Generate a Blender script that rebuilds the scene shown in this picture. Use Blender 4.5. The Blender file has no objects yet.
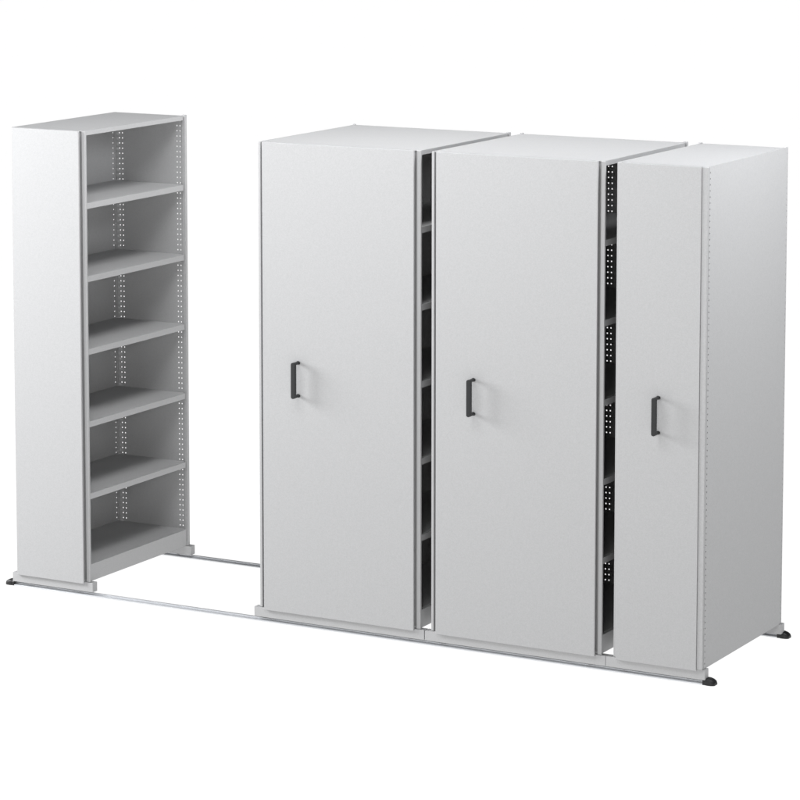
import bpy, bmesh, math, random
from mathutils import Vector, Matrix

S = bpy.context.scene
C = S.collection

# ------------------------------------------------------------------ dimensions (metres)
H = 2.167            # top of the end frames
ZB = 0.067           # underside of the frames, standing on the carriage beams
D = 0.861            # depth from front frame to rear frame
PITCH = 0.025
SHELF_Z = [2.142 - 0.3375 * k for k in range(6)]      # underside of the top and of the five shelves
ZH = [0.164 + PITCH * k for k in range(80)]           # perforation rows


# ------------------------------------------------------------------ materials
def mat_coat(name, col, rough=0.5, speck=0.012, bump=0.02, scale=420.0):
    m = bpy.data.materials.new(name)
    m.use_nodes = True
    nt = m.node_tree
    b = nt.nodes['Principled BSDF']
    tc = nt.nodes.new('ShaderNodeTexCoord')
    n = nt.nodes.new('ShaderNodeTexNoise')
    n.inputs['Scale'].default_value = scale
    n.inputs['Detail'].default_value = 3
    nt.links.new(tc.outputs['Object'], n.inputs['Vector'])
    r = nt.nodes.new('ShaderNodeMapRange')
    r.inputs['From Min'].default_value = 0.3
    r.inputs['From Max'].default_value = 0.7
    r.inputs['To Min'].default_value = 1 - speck * 4
    r.inputs['To Max'].default_value = 1 + speck * 4
    nt.links.new(n.outputs['Fac'], r.inputs['Value'])
    n2 = nt.nodes.new('ShaderNodeTexNoise')
    n2.inputs['Scale'].default_value = 60
    n2.inputs['Detail'].default_value = 4
    nt.links.new(tc.outputs['Object'], n2.inputs['Vector'])
    r2 = nt.nodes.new('ShaderNodeMapRange')
    r2.inputs['From Min'].default_value = 0.3
    r2.inputs['From Max'].default_value = 0.7
    r2.inputs['To Min'].default_value = 1 - speck
    r2.inputs['To Max'].default_value = 1 + speck
    nt.links.new(n2.outputs['Fac'], r2.inputs['Value'])
    mu = nt.nodes.new('ShaderNodeMath'); mu.operation = 'MULTIPLY'
    nt.links.new(r.outputs['Result'], mu.inputs[0])
    nt.links.new(r2.outputs['Result'], mu.inputs[1])
    sc = nt.nodes.new('ShaderNodeVectorMath'); sc.operation = 'SCALE'
    sc.inputs[0].default_value = col
    nt.links.new(mu.outputs[0], sc.inputs['Scale'])
    nt.links.new(sc.outputs[0], b.inputs['Base Color'])
    b.inputs['Roughness'].default_value = rough
    bp = nt.nodes.new('ShaderNodeBump')
    bp.inputs['Strength'].default_value = bump
    bp.inputs['Distance'].default_value = 0.001
    nt.links.new(n.outputs['Fac'], bp.inputs['Height'])
    nt.links.new(bp.outputs['Normal'], b.inputs['Normal'])
    return m


M_COAT = mat_coat('grey_powder_coat', (0.416, 0.418, 0.422), 0.55, speck=0.014, bump=0.20, scale=210.0)
M_RUB = mat_coat('black_rubber', (0.007, 0.007, 0.008), 0.5, speck=0.03)
M_HAND = mat_coat('black_plastic', (0.012, 0.013, 0.014), 0.42, speck=0.02)
M_ALU = mat_coat('aluminium', (0.70, 0.715, 0.74), 0.28, speck=0.008)
M_ALU.node_tree.nodes['Principled BSDF'].inputs['Metallic'].default_value = 0.5
M_STEEL = mat_coat('wheel_steel', (0.25, 0.25, 0.26), 0.35)
M_FLOOR = bpy.data.materials.new('white_translucent_floor')      # made translucent so world light from below keeps it white and shadowless
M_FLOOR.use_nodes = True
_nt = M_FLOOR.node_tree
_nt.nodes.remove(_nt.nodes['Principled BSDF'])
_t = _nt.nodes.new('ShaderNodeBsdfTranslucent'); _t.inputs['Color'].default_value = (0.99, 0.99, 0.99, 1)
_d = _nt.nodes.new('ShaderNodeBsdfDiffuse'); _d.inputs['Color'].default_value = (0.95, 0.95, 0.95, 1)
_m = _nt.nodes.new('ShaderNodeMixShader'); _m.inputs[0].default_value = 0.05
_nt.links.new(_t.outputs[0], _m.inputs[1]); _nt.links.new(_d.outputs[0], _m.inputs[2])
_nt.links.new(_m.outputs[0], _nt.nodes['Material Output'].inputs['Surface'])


# ------------------------------------------------------------------ mesh helpers
def box(bm, x0, x1, y0, y1, z0, z1):
    v = [bm.verts.new((x, y, z)) for z in (z0, z1) for y in (y0, y1) for x in (x0, x1)]
    for f in ((0, 2, 3, 1), (4, 5, 7, 6), (0, 1, 5, 4), (2, 6, 7, 3), (0, 4, 6, 2), (1, 3, 7, 5)):
        bm.faces.new([v[i] for i in f])
    return bm


def prism(bm, pts, a0, a1, axis='x'):
    """extrude a closed outline; axis x: pts=(y,z); axis y: pts=(x,z); axis z: pts=(x,y)"""
    def P(p, a):
        return {'x': (a, p[0], p[1]), 'y': (p[0], a, p[1]), 'z': (p[0], p[1], a)}[axis]
    A = [bm.verts.new(P(p, a0)) for p in pts]
    B = [bm.verts.new(P(p, a1)) for p in pts]
    n = len(pts)
    bm.faces.new(A); bm.faces.new(B[::-1])
    for i in range(n):
        bm.faces.new((A[i], B[i], B[(i + 1) % n], A[(i + 1) % n]))
    return bm


def perf(bm, plane, c0, c1, u0, u1, z0, z1, cols, rows, s):
    """a thin sheet with real square holes. plane 'y': lies in xz between y=c0..c1; plane 'x': in yz"""
    us = [u0]
    for c in sorted(cols):
        us += [c - s / 2, c + s / 2]
    us.append(u1)
    zs = [z0]
    for r in rows:
        if r - s > z0 and r + s < z1:
            zs += [r - s / 2, r + s / 2]
    zs.append(z1)
    nu, nz = len(us), len(zs)
    g = {}
    def V(i, j, k):
        if (i, j, k) not in g:
            c = (c0, c1)[k]
            p = (us[i], c, zs[j]) if plane == 'y' else (c, us[i], zs[j])
            g[(i, j, k)] = bm.verts.new(p)
        return g[(i, j, k)]
    def solid(i, j):
        return 0 <= i < nu - 1 and 0 <= j < nz - 1 and not (i % 2 == 1 and j % 2 == 1)
    for i in range(nu - 1):
        for j in range(nz - 1):
            if not solid(i, j):
                continue
            for k in (0, 1):
                bm.faces.new((V(i, j, k), V(i + 1, j, k), V(i + 1, j + 1, k), V(i, j + 1, k)))
            for di, dj, a, b in ((-1, 0, (i, j), (i, j + 1)), (1, 0, (i + 1, j), (i + 1, j + 1)),
                                 (0, -1, (i, j), (i + 1, j)), (0, 1, (i, j + 1), (i + 1, j + 1))):
                if not solid(i + di, j + dj):
                    bm.faces.new((V(*a, 0), V(*b, 0), V(*b, 1), V(*a, 1)))
    return bm


def obj(name, bm, m, parent=None, bevel=0.0, seg=2, smooth=False):
    bmesh.ops.recalc_face_normals(bm, faces=bm.faces)
    me = bpy.data.meshes.new(name)
    bm.to_mesh(me); bm.free()
    me.materials.append(m)
    o = bpy.data.objects.new(name, me)
    C.objects.link(o)
    if parent is not None:
        o.parent = parent
    if smooth:
        for p in me.polygons:
            p.use_smooth = True
    if bevel:
        md = o.modifiers.new('bevel', 'BEVEL')
        md.width = bevel; md.segments = seg; md.limit_method = 'ANGLE'; md.angle_limit = math.radians(35)
        md.harden_normals = True
        for p in me.polygons:
            p.use_smooth = True
    return o


def NB():
    return bmesh.new()


def empty(name, loc, label, cat, group=None):
    o = bpy.data.objects.new(name, None)
    C.objects.link(o)
    o.location = loc
    o.empty_display_size = 0.1
    o['label'] = label; o['category'] = cat
    if group:
        o['group'] = group
    return o


# ------------------------------------------------------------------ parts of a shelving unit
def front_panel(root, x0, x1):
    bm = NB()
    box(bm, x0, x1, -0.0155, -0.0052, 0.060, H - 0.0042)
    p = obj('front_panel', bm, M_COAT, root, bevel=0.0018, seg=3)
    return p


def handle(panel, x, z=1.121):
    """D shaped pull handle: flat bar with rounded ends, carried on two flared legs"""
    bm = NB()
    r = 0.0098
    hz = 0.0805
    # grip: stadium outline seen from the front, given depth
    pts = []
    for k in range(9):
        a = math.pi * k / 8
        pts.append((x + r * math.cos(a), z + hz - 0.0075 + 0.0075 * math.sin(a)))
    for k in range(9):
        a = math.pi + math.pi * k / 8
        pts.append((x + r * math.cos(a), z - hz + 0.0075 + 0.0075 * math.sin(a)))
    prism(bm, pts, -0.066, -0.048, 'y')
    for s in (-1, 1):
        zc = z + s * 0.0735
        n = 14
        rings = []
        for (yy, rx, rz, zo) in ((-0.053, 0.0092, 0.0070, 0), (-0.035, 0.0085, 0.0068, 0), (-0.022, 0.0088, 0.0070, 0),
                                 (-0.0185, 0.0104, 0.0082, 0), (-0.0157, 0.0108, 0.0086, 0)):
            rings.append([bm.verts.new((x + rx * math.cos(2 * math.pi * k / n), yy,
                                        zc + rz * math.sin(2 * math.pi * k / n))) for k in range(n)])
        for a, b in zip(rings, rings[1:]):
            for k in range(n):
                bm.faces.new((a[k], a[(k + 1) % n], b[(k + 1) % n], b[k]))
        bm.faces.new(rings[0]); bm.faces.new(rings[-1][::-1])
    return obj('handle', bm, M_HAND, panel, bevel=0.0022, seg=3)


def post(root, x0, x1, rear=False, y0=0.0, y1=0.012, top=H):
    bm = NB()
    if rear:
        box(bm, x0, x1, D - 0.016, D, ZB, top)
    else:
        box(bm, x0, x1, y0, y1, ZB, H - 0.0045)
    return obj('post', bm, M_COAT, root, bevel=0.0022, seg=3)


def end_sheet(root, x0, x1, cols, rear=False):
    bm = NB()
    y = (D - 0.0125, D - 0.0110) if rear else (0.0170, 0.0185)
    perf(bm, 'y', y[0], y[1], x0, x1, ZB + 0.004, H - 0.004, cols, ZH, 0.0057)
    return obj('end_sheet', bm, M_COAT, root)


def side_sheet(root, x, t, inset, name='back_sheet', y0=0.0192, y1=None, s=0.0055, z1=None, rows=ZH):
    bm = NB()
    y1 = D - 0.0128 if y1 is None else y1
    perf(bm, 'x', x, x + t, y0, y1, ZB + 0.002, (H - 0.006) if z1 is None else z1, [inset, D - inset], rows, s)
    return obj(name, bm, M_COAT, root)


def shelf(root, xb, xo, z, name='shelf', h=0.027):
    """folded tray: xb = back edge, xo = open edge (fascia), z = underside of the fascia"""
    sg = 1 if xo > xb else -1
    bm = NB()
    a, b = sorted((xb, xo - sg * 0.0165))
    box(bm, a, b, 0.0195, D - 0.0132, z + h - 0.004, z + h)
    a, b = sorted((xo - sg * (0.0145 if sg > 0 else 0.0165), xo))
    box(bm, a, b, 0.0130 if sg > 0 else 0.0192, D - 0.0275, z, z + h)
    a, b = sorted((xb, xb + sg * 0.002))
    box(bm, a, b, 0.0195, D - 0.0132, z, z + h - 0.004)
    return obj(name, bm, M_COAT, root, bevel=0.0016, seg=2)


def bottom_shelf(root, xb, xo):
    return shelf(root, xb, xo, ZB + 0.0025, 'bottom_shelf', 0.149 - ZB - 0.0025)


def top_cover(root, x0, x1, fl, fr):
    """flat top with folded down edges on the open sides"""
    z1 = H - 0.004
    zf = SHELF_Z[0]
    bm = NB()
    xa = x0 + (0.0165 if fl else 0); xb = x1 - (0.0165 if fr else 0)
    xc = x1 - (0.0145 if fr else 0)
    box(bm, xa, xc, 0.0040, D - 0.0132, z1 - 0.003, z1)
    if fl:
        box(bm, x0, xa, 0.0192, D - 0.0275, zf, z1)
    if fr:
        box(bm, xb + 0.002, x1, 0.0130, D - 0.0275, zf, z1)
    return obj('top_cover', bm, M_COAT, root, bevel=0.0014, seg=2)


def beams(root, x0, x1):
    for (y0, y1) in ((-0.0042, 0.0335), (D - 0.022, D + 0.0165)):
        bm = NB()
        box(bm, x0, x1, y0, y1, 0.0225, ZB - 0.0008)
        b = obj('carriage_beam', bm, M_COAT, root, bevel=0.0015, seg=2)
        for xw in (x0 + 0.08, x1 - 0.08):
            bm = NB()
            r = 0.016; n = 20; zc = 0.0305
            yc = (y0 + y1) / 2
            prism(bm, [(xw + r * math.cos(2 * math.pi * k / n), zc + r * math.sin(2 * math.pi * k / n)) for k in range(n)],
                  yc - 0.007, yc + 0.007, 'y')
            obj('wheel', bm, M_STEEL, b)


HC = (0.030, 0.0478)      # perforation columns measured from a bay's back edge
HF = (0.0485, 0.0315)     # and from its open edge


def double_unit(loc, w, label, group):
    t = empty('mobile_shelving_unit', loc, label, 'shelving unit', group)
    p = front_panel(t, 0.0290, w - 0.0262)
    handle(p, 0.2115)
    c = w / 2
    cols = [HF[1], HF[0], c - HC[1], c - HC[0], c + HC[0], c + HC[1], w - HF[0], w - HF[1]]
    for rear in (False, True):
        post(t, 0, 0.0125, rear, y1=0.0185); post(t, w - 0.0195, w, rear)
        end_sheet(t, 0.0128, w - 0.0195, cols if rear else [q + (0.022 if q < 0.1 else -0.022 if q > w - 0.1 else 0) for q in cols], rear)
    side_sheet(t, c - 0.0035, 0.0012, 0.027)
    side_sheet(t, c + 0.0023, 0.0012, 0.027)
    for z in SHELF_Z[1:]:
        shelf(t, c + 0.0042, w - 0.004, z)
        shelf(t, c - 0.0042, 0.004, z)
    bottom_shelf(t, c + 0.0042, w - 0.004)
    bottom_shelf(t, c - 0.0042, 0.004)
    top_cover(t, 0.004, w - 0.004, True, True)
    beams(t, -0.029, w + 0.0205)
    return t


def copy_tree(o, parent=None):
    c = o.copy()
    C.objects.link(c)
    if parent is not None:
        c.parent = parent
    for ch in [q for q in o.children]:
        copy_tree(ch, c)
    return c


X1, X2, X3, X4 = 0.0, 1.3279, 2.1950, 3.0639
W1, W2, W4 = 0.4092, 0.8142, 0.4098
GR = 'steel shelving units standing on the two floor rails'

# leftmost unit: single sided, open to the right, closed back on its left
t = empty('static_shelving_unit', (X1, 0, 0),
          'grey steel unit with open shelves standing apart beyond the bare rails, without a handle',
          'shelving unit', GR)
front_panel(t, 0.0085, W1 - 0.0262)
for rear in (False, True):
    post(t, 0.0, 0.006, rear, y1=0.0185, top=H - 0.0045)
    post(t, W1 - 0.0195, W1, rear)
    k = 0 if rear else 0.022
    end_sheet(t, 0.0062, W1 - 0.0195, [HC[0], HC[1], W1 - HF[0] - k, W1 - HF[1] - k], rear)
side_sheet(t, 0.0008, 0.0012, 0.027)
for z in SHELF_Z[1:]:
    shelf(t, 0.0035, W1 - 0.004, z)
bottom_shelf(t, 0.0035, W1 - 0.004)
top_cover(t, 0.0003, W1 - 0.004, False, True)
beams(t, -0.025, W1 + 0.0172)

# the two wide double sided units
u2 = double_unit((X2, 0, 0), W2, 'wide grey steel unit with black handle, bordering the open aisle with bare rails', GR)
u3 = copy_tree(u2)
u3.location = (X3, 0, 0)
u3['label'] = 'wide grey steel unit with black handle, between two narrow dark gaps'

# rightmost: single sided, open to the left, closed sheet with perforated edges on its right
t = empty('narrow_shelving_unit', (X4, 0, 0),
          'narrow grey steel unit with black handle and closed side edged with small holes',
          'shelving unit', GR)
p = front_panel(t, 0.0165, W4 - 0.0265)
handle(p, 0.2015)
for rear in (False, True):
    post(t, 0.0, 0.0135, rear, y1=0.0185)
    post(t, W4 - 0.0262 if not rear else W4 - 0.006, W4 - 0.0002, rear, -0.0115)
    end_sheet(t, 0.0138, W4 - 0.0268 if not rear else W4 - 0.0064,
              [HF[1], HF[0], W4 - HC[1], W4 - HC[0]], rear)
bm = NB()
perf(bm, 'x', W4, W4 + 0.0012, 0.0006, D - 0.0006, ZB + 0.0006, H - 0.0022, [0.0105, D - 0.0105],
     [0.089 + PITCH * k for k in range(84)], 0.0060)
obj('side_sheet', bm, M_COAT, t)
for z in SHELF_Z[1:]:
    shelf(t, W4 - 0.004, 0.004, z)
bottom_shelf(t, W4 - 0.004, 0.004)
top_cover(t, 0.004, W4 - 0.0004, True, False)
beams(t, -0.0328, W4 + 0.0095)


# ------------------------------------------------------------------ rails
def end_cap(root, x, sg, y0, y1):
    """rounded rubber buffer; x = rail end, sg = outward direction"""
    bm = NB()
    # low sleeve round the rail
    a, b = sorted((x - sg * 0.004, x + sg * 0.016))
    prism(bm, [(y0 - 0.001, 0.001), (y1 + 0.001, 0.001), (y1 + 0.001, 0.020), (y1 - 0.006, 0.028),
               (y0 + 0.008, 0.028), (y0 - 0.001, 0.018)], a, b, 'x')
    # swelling domed nose
    n = 16
    yc, hw = (y0 + y1) / 2, (y1 - y0) / 2 + 0.003
    rings = []
    for (d, sw, hh) in ((0.010, 0.98, 0.029), (0.020, 1.03, 0.029), (0.033, 1.0, 0.025), (0.043, 0.84, 0.019), (0.048, 0.58, 0.012)):
        ring = []
        for k in range(n):
            a = math.pi * k / (n - 1)
            ca, sa = math.cos(a), math.sin(a)
            ex = 0.55
            yy = yc + hw * sw * math.copysign(abs(ca) ** ex, ca)
            zz = 0.001 + (hh - 0.001) * abs(sa) ** ex
            ring.append(bm.verts.new((x + sg * d, yy, zz)))
        rings.append(ring)
    for a, b in zip(rings, rings[1:]):
        for k in range(n):
            bm.faces.new((a[k], a[(k + 1) % n], b[(k + 1) % n], b[k]))
    bm.faces.new(rings[0]); bm.faces.new(rings[-1][::-1])
    return obj('end_cap', bm, M_RUB, root, bevel=0.0012, seg=2)


def rail(y0, xl, xr, label):
    t = empty('floor_rail', ((xl + xr) / 2, y0, 0), label, 'rail', 'long rails lying on the floor under the shelving units')
    a, b = xl - (xl + xr) / 2, xr - (xl + xr) / 2
    w = 0.045
    # extruded section: sloping front lip, raised running track with a groove either side
    pts = [(0.0, 0.0005), (w, 0.0005), (w, 0.0055), (w - 0.006, 0.0080), (w - 0.011, 0.0080), (w - 0.011, 0.0062),
           (w - 0.015, 0.0062), (w - 0.015, 0.0138), (0.016, 0.0138), (0.016, 0.0062), (0.011, 0.0062), (0.011, 0.0082),
           (0.006, 0.0082), (0.0, 0.0050)]
    bm = NB()
    prism(bm, pts, a, b, 'x')
    obj('track', bm, M_ALU, t, bevel=0.0006, seg=2)
    end_cap(t, a, -1, 0, w)
    end_cap(t, b, 1, 0, w)
    return t


rail(0.0, -0.026, 3.474, 'long bare aluminium rail on the floor along the front of the units, black end buffers')
rail(D - 0.006, -0.026, 3.462, 'aluminium rail on the floor behind the units, seen between the open shelf and first door')

# ------------------------------------------------------------------ floor
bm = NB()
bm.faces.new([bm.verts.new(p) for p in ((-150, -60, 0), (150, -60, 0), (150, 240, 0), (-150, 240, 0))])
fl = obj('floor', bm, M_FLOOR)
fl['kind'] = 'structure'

# ------------------------------------------------------------------ light
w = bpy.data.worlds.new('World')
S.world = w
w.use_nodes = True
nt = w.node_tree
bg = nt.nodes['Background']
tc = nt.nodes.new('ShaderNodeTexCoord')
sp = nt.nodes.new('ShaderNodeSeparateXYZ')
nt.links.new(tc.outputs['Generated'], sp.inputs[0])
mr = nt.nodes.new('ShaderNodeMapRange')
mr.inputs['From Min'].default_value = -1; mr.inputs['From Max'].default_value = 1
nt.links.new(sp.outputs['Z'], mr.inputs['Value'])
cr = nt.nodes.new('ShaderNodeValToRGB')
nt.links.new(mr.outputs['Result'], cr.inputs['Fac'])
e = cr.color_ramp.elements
WB, WA = 1.065, 0.02          # white light added up to the horizon to shine through the floor, dim above
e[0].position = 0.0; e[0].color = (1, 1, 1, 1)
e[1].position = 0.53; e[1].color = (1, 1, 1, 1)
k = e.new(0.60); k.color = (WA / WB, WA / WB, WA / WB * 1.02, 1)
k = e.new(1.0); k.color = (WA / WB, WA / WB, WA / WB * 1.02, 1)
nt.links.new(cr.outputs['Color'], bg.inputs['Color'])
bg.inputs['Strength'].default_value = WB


def area(name, loc, target, sx, sy, power, col=(1, 1, 1)):
    l = bpy.data.lights.new(name, 'AREA')
    l.shape = 'RECTANGLE'; l.size = sx; l.size_y = sy
    l.energy = power; l.color = col
    o = bpy.data.objects.new(name, l)
    C.objects.link(o)
    o.location = loc
    d = Vector(target) - Vector(loc)
    o.rotation_euler = d.to_track_quat('-Z', 'Y').to_euler()
    return o


area('key_softbox', (-4.0, -2.0, 3.0), (0.2, 0.0, 1.0), 2.4, 2.4, 515, (0.985, 0.99, 1.0))
area('front_softbox', (1.8, -2.2, 4.3), (2.2, 0, 1.7), 3.0, 1.6, 88, (0.98, 0.985, 1.0))
area('side_softbox', (4.9, 0.4, 3.7), (3.5, 0.4, 1.5), 1.2, 1.2, 38, (0.97, 0.98, 1.0))
area('side_top_softbox', (4.5, 0.4, 3.5), (3.5, 0.4, 1.8), 0.7, 1.2, 30, (0.97, 0.98, 1.0))
area('low_fill', (4.5, -5.0, 2.0), (0.4, 0.4, 1.0), 1.5, 1.5, 76, (1.0, 0.99, 0.975))  # unseen fill lamp added to brighten the open unit's interior and fascias
area('aisle_fill', (2.2, 0.2, 4.5), (0.4, 0.45, 1.3), 1.0, 1.0, 66, (1.0, 1.0, 1.0))  # fill added above the frame to lift the shelves facing the aisle

# ------------------------------------------------------------------ camera (solved from the photograph)
cam = bpy.data.cameras.new('camera')
co = bpy.data.objects.new('camera', cam)
C.objects.link(co)
S.camera = co
yaw, pitch, roll = 0.5138940, -0.1176520, -0.0014739
F = Vector((-math.sin(yaw) * math.cos(pitch), math.cos(yaw) * math.cos(pitch), math.sin(pitch)))
R = F.cross(Vector((0, 0, 1))).normalized()
U = R.cross(F)
c_, s_ = math.cos(roll), math.sin(roll)
R2 = c_ * R + s_ * U
U2 = -s_ * R + c_ * U
mt = Matrix((R2, U2, -F)).transposed().to_4x4()
mt.translation = Vector((8.457047, -11.759224, 3.578618))
co.matrix_world = mt
cam.sensor_width = 36
cam.lens = 3138.7719 / 800 * 36
cam.shift_x = (400 - 355.1104) / 800
cam.shift_y = (188.2173 - 400) / 800
cam.clip_start = 0.1
cam.clip_end = 1000

S.render.engine = 'CYCLES'
S.render.resolution_x = 1024
S.render.resolution_y = 1024
S.view_settings.view_transform = 'Standard'
S.view_settings.look = 'None'
S.view_settings.exposure = 0
S.view_settings.gamma = 1
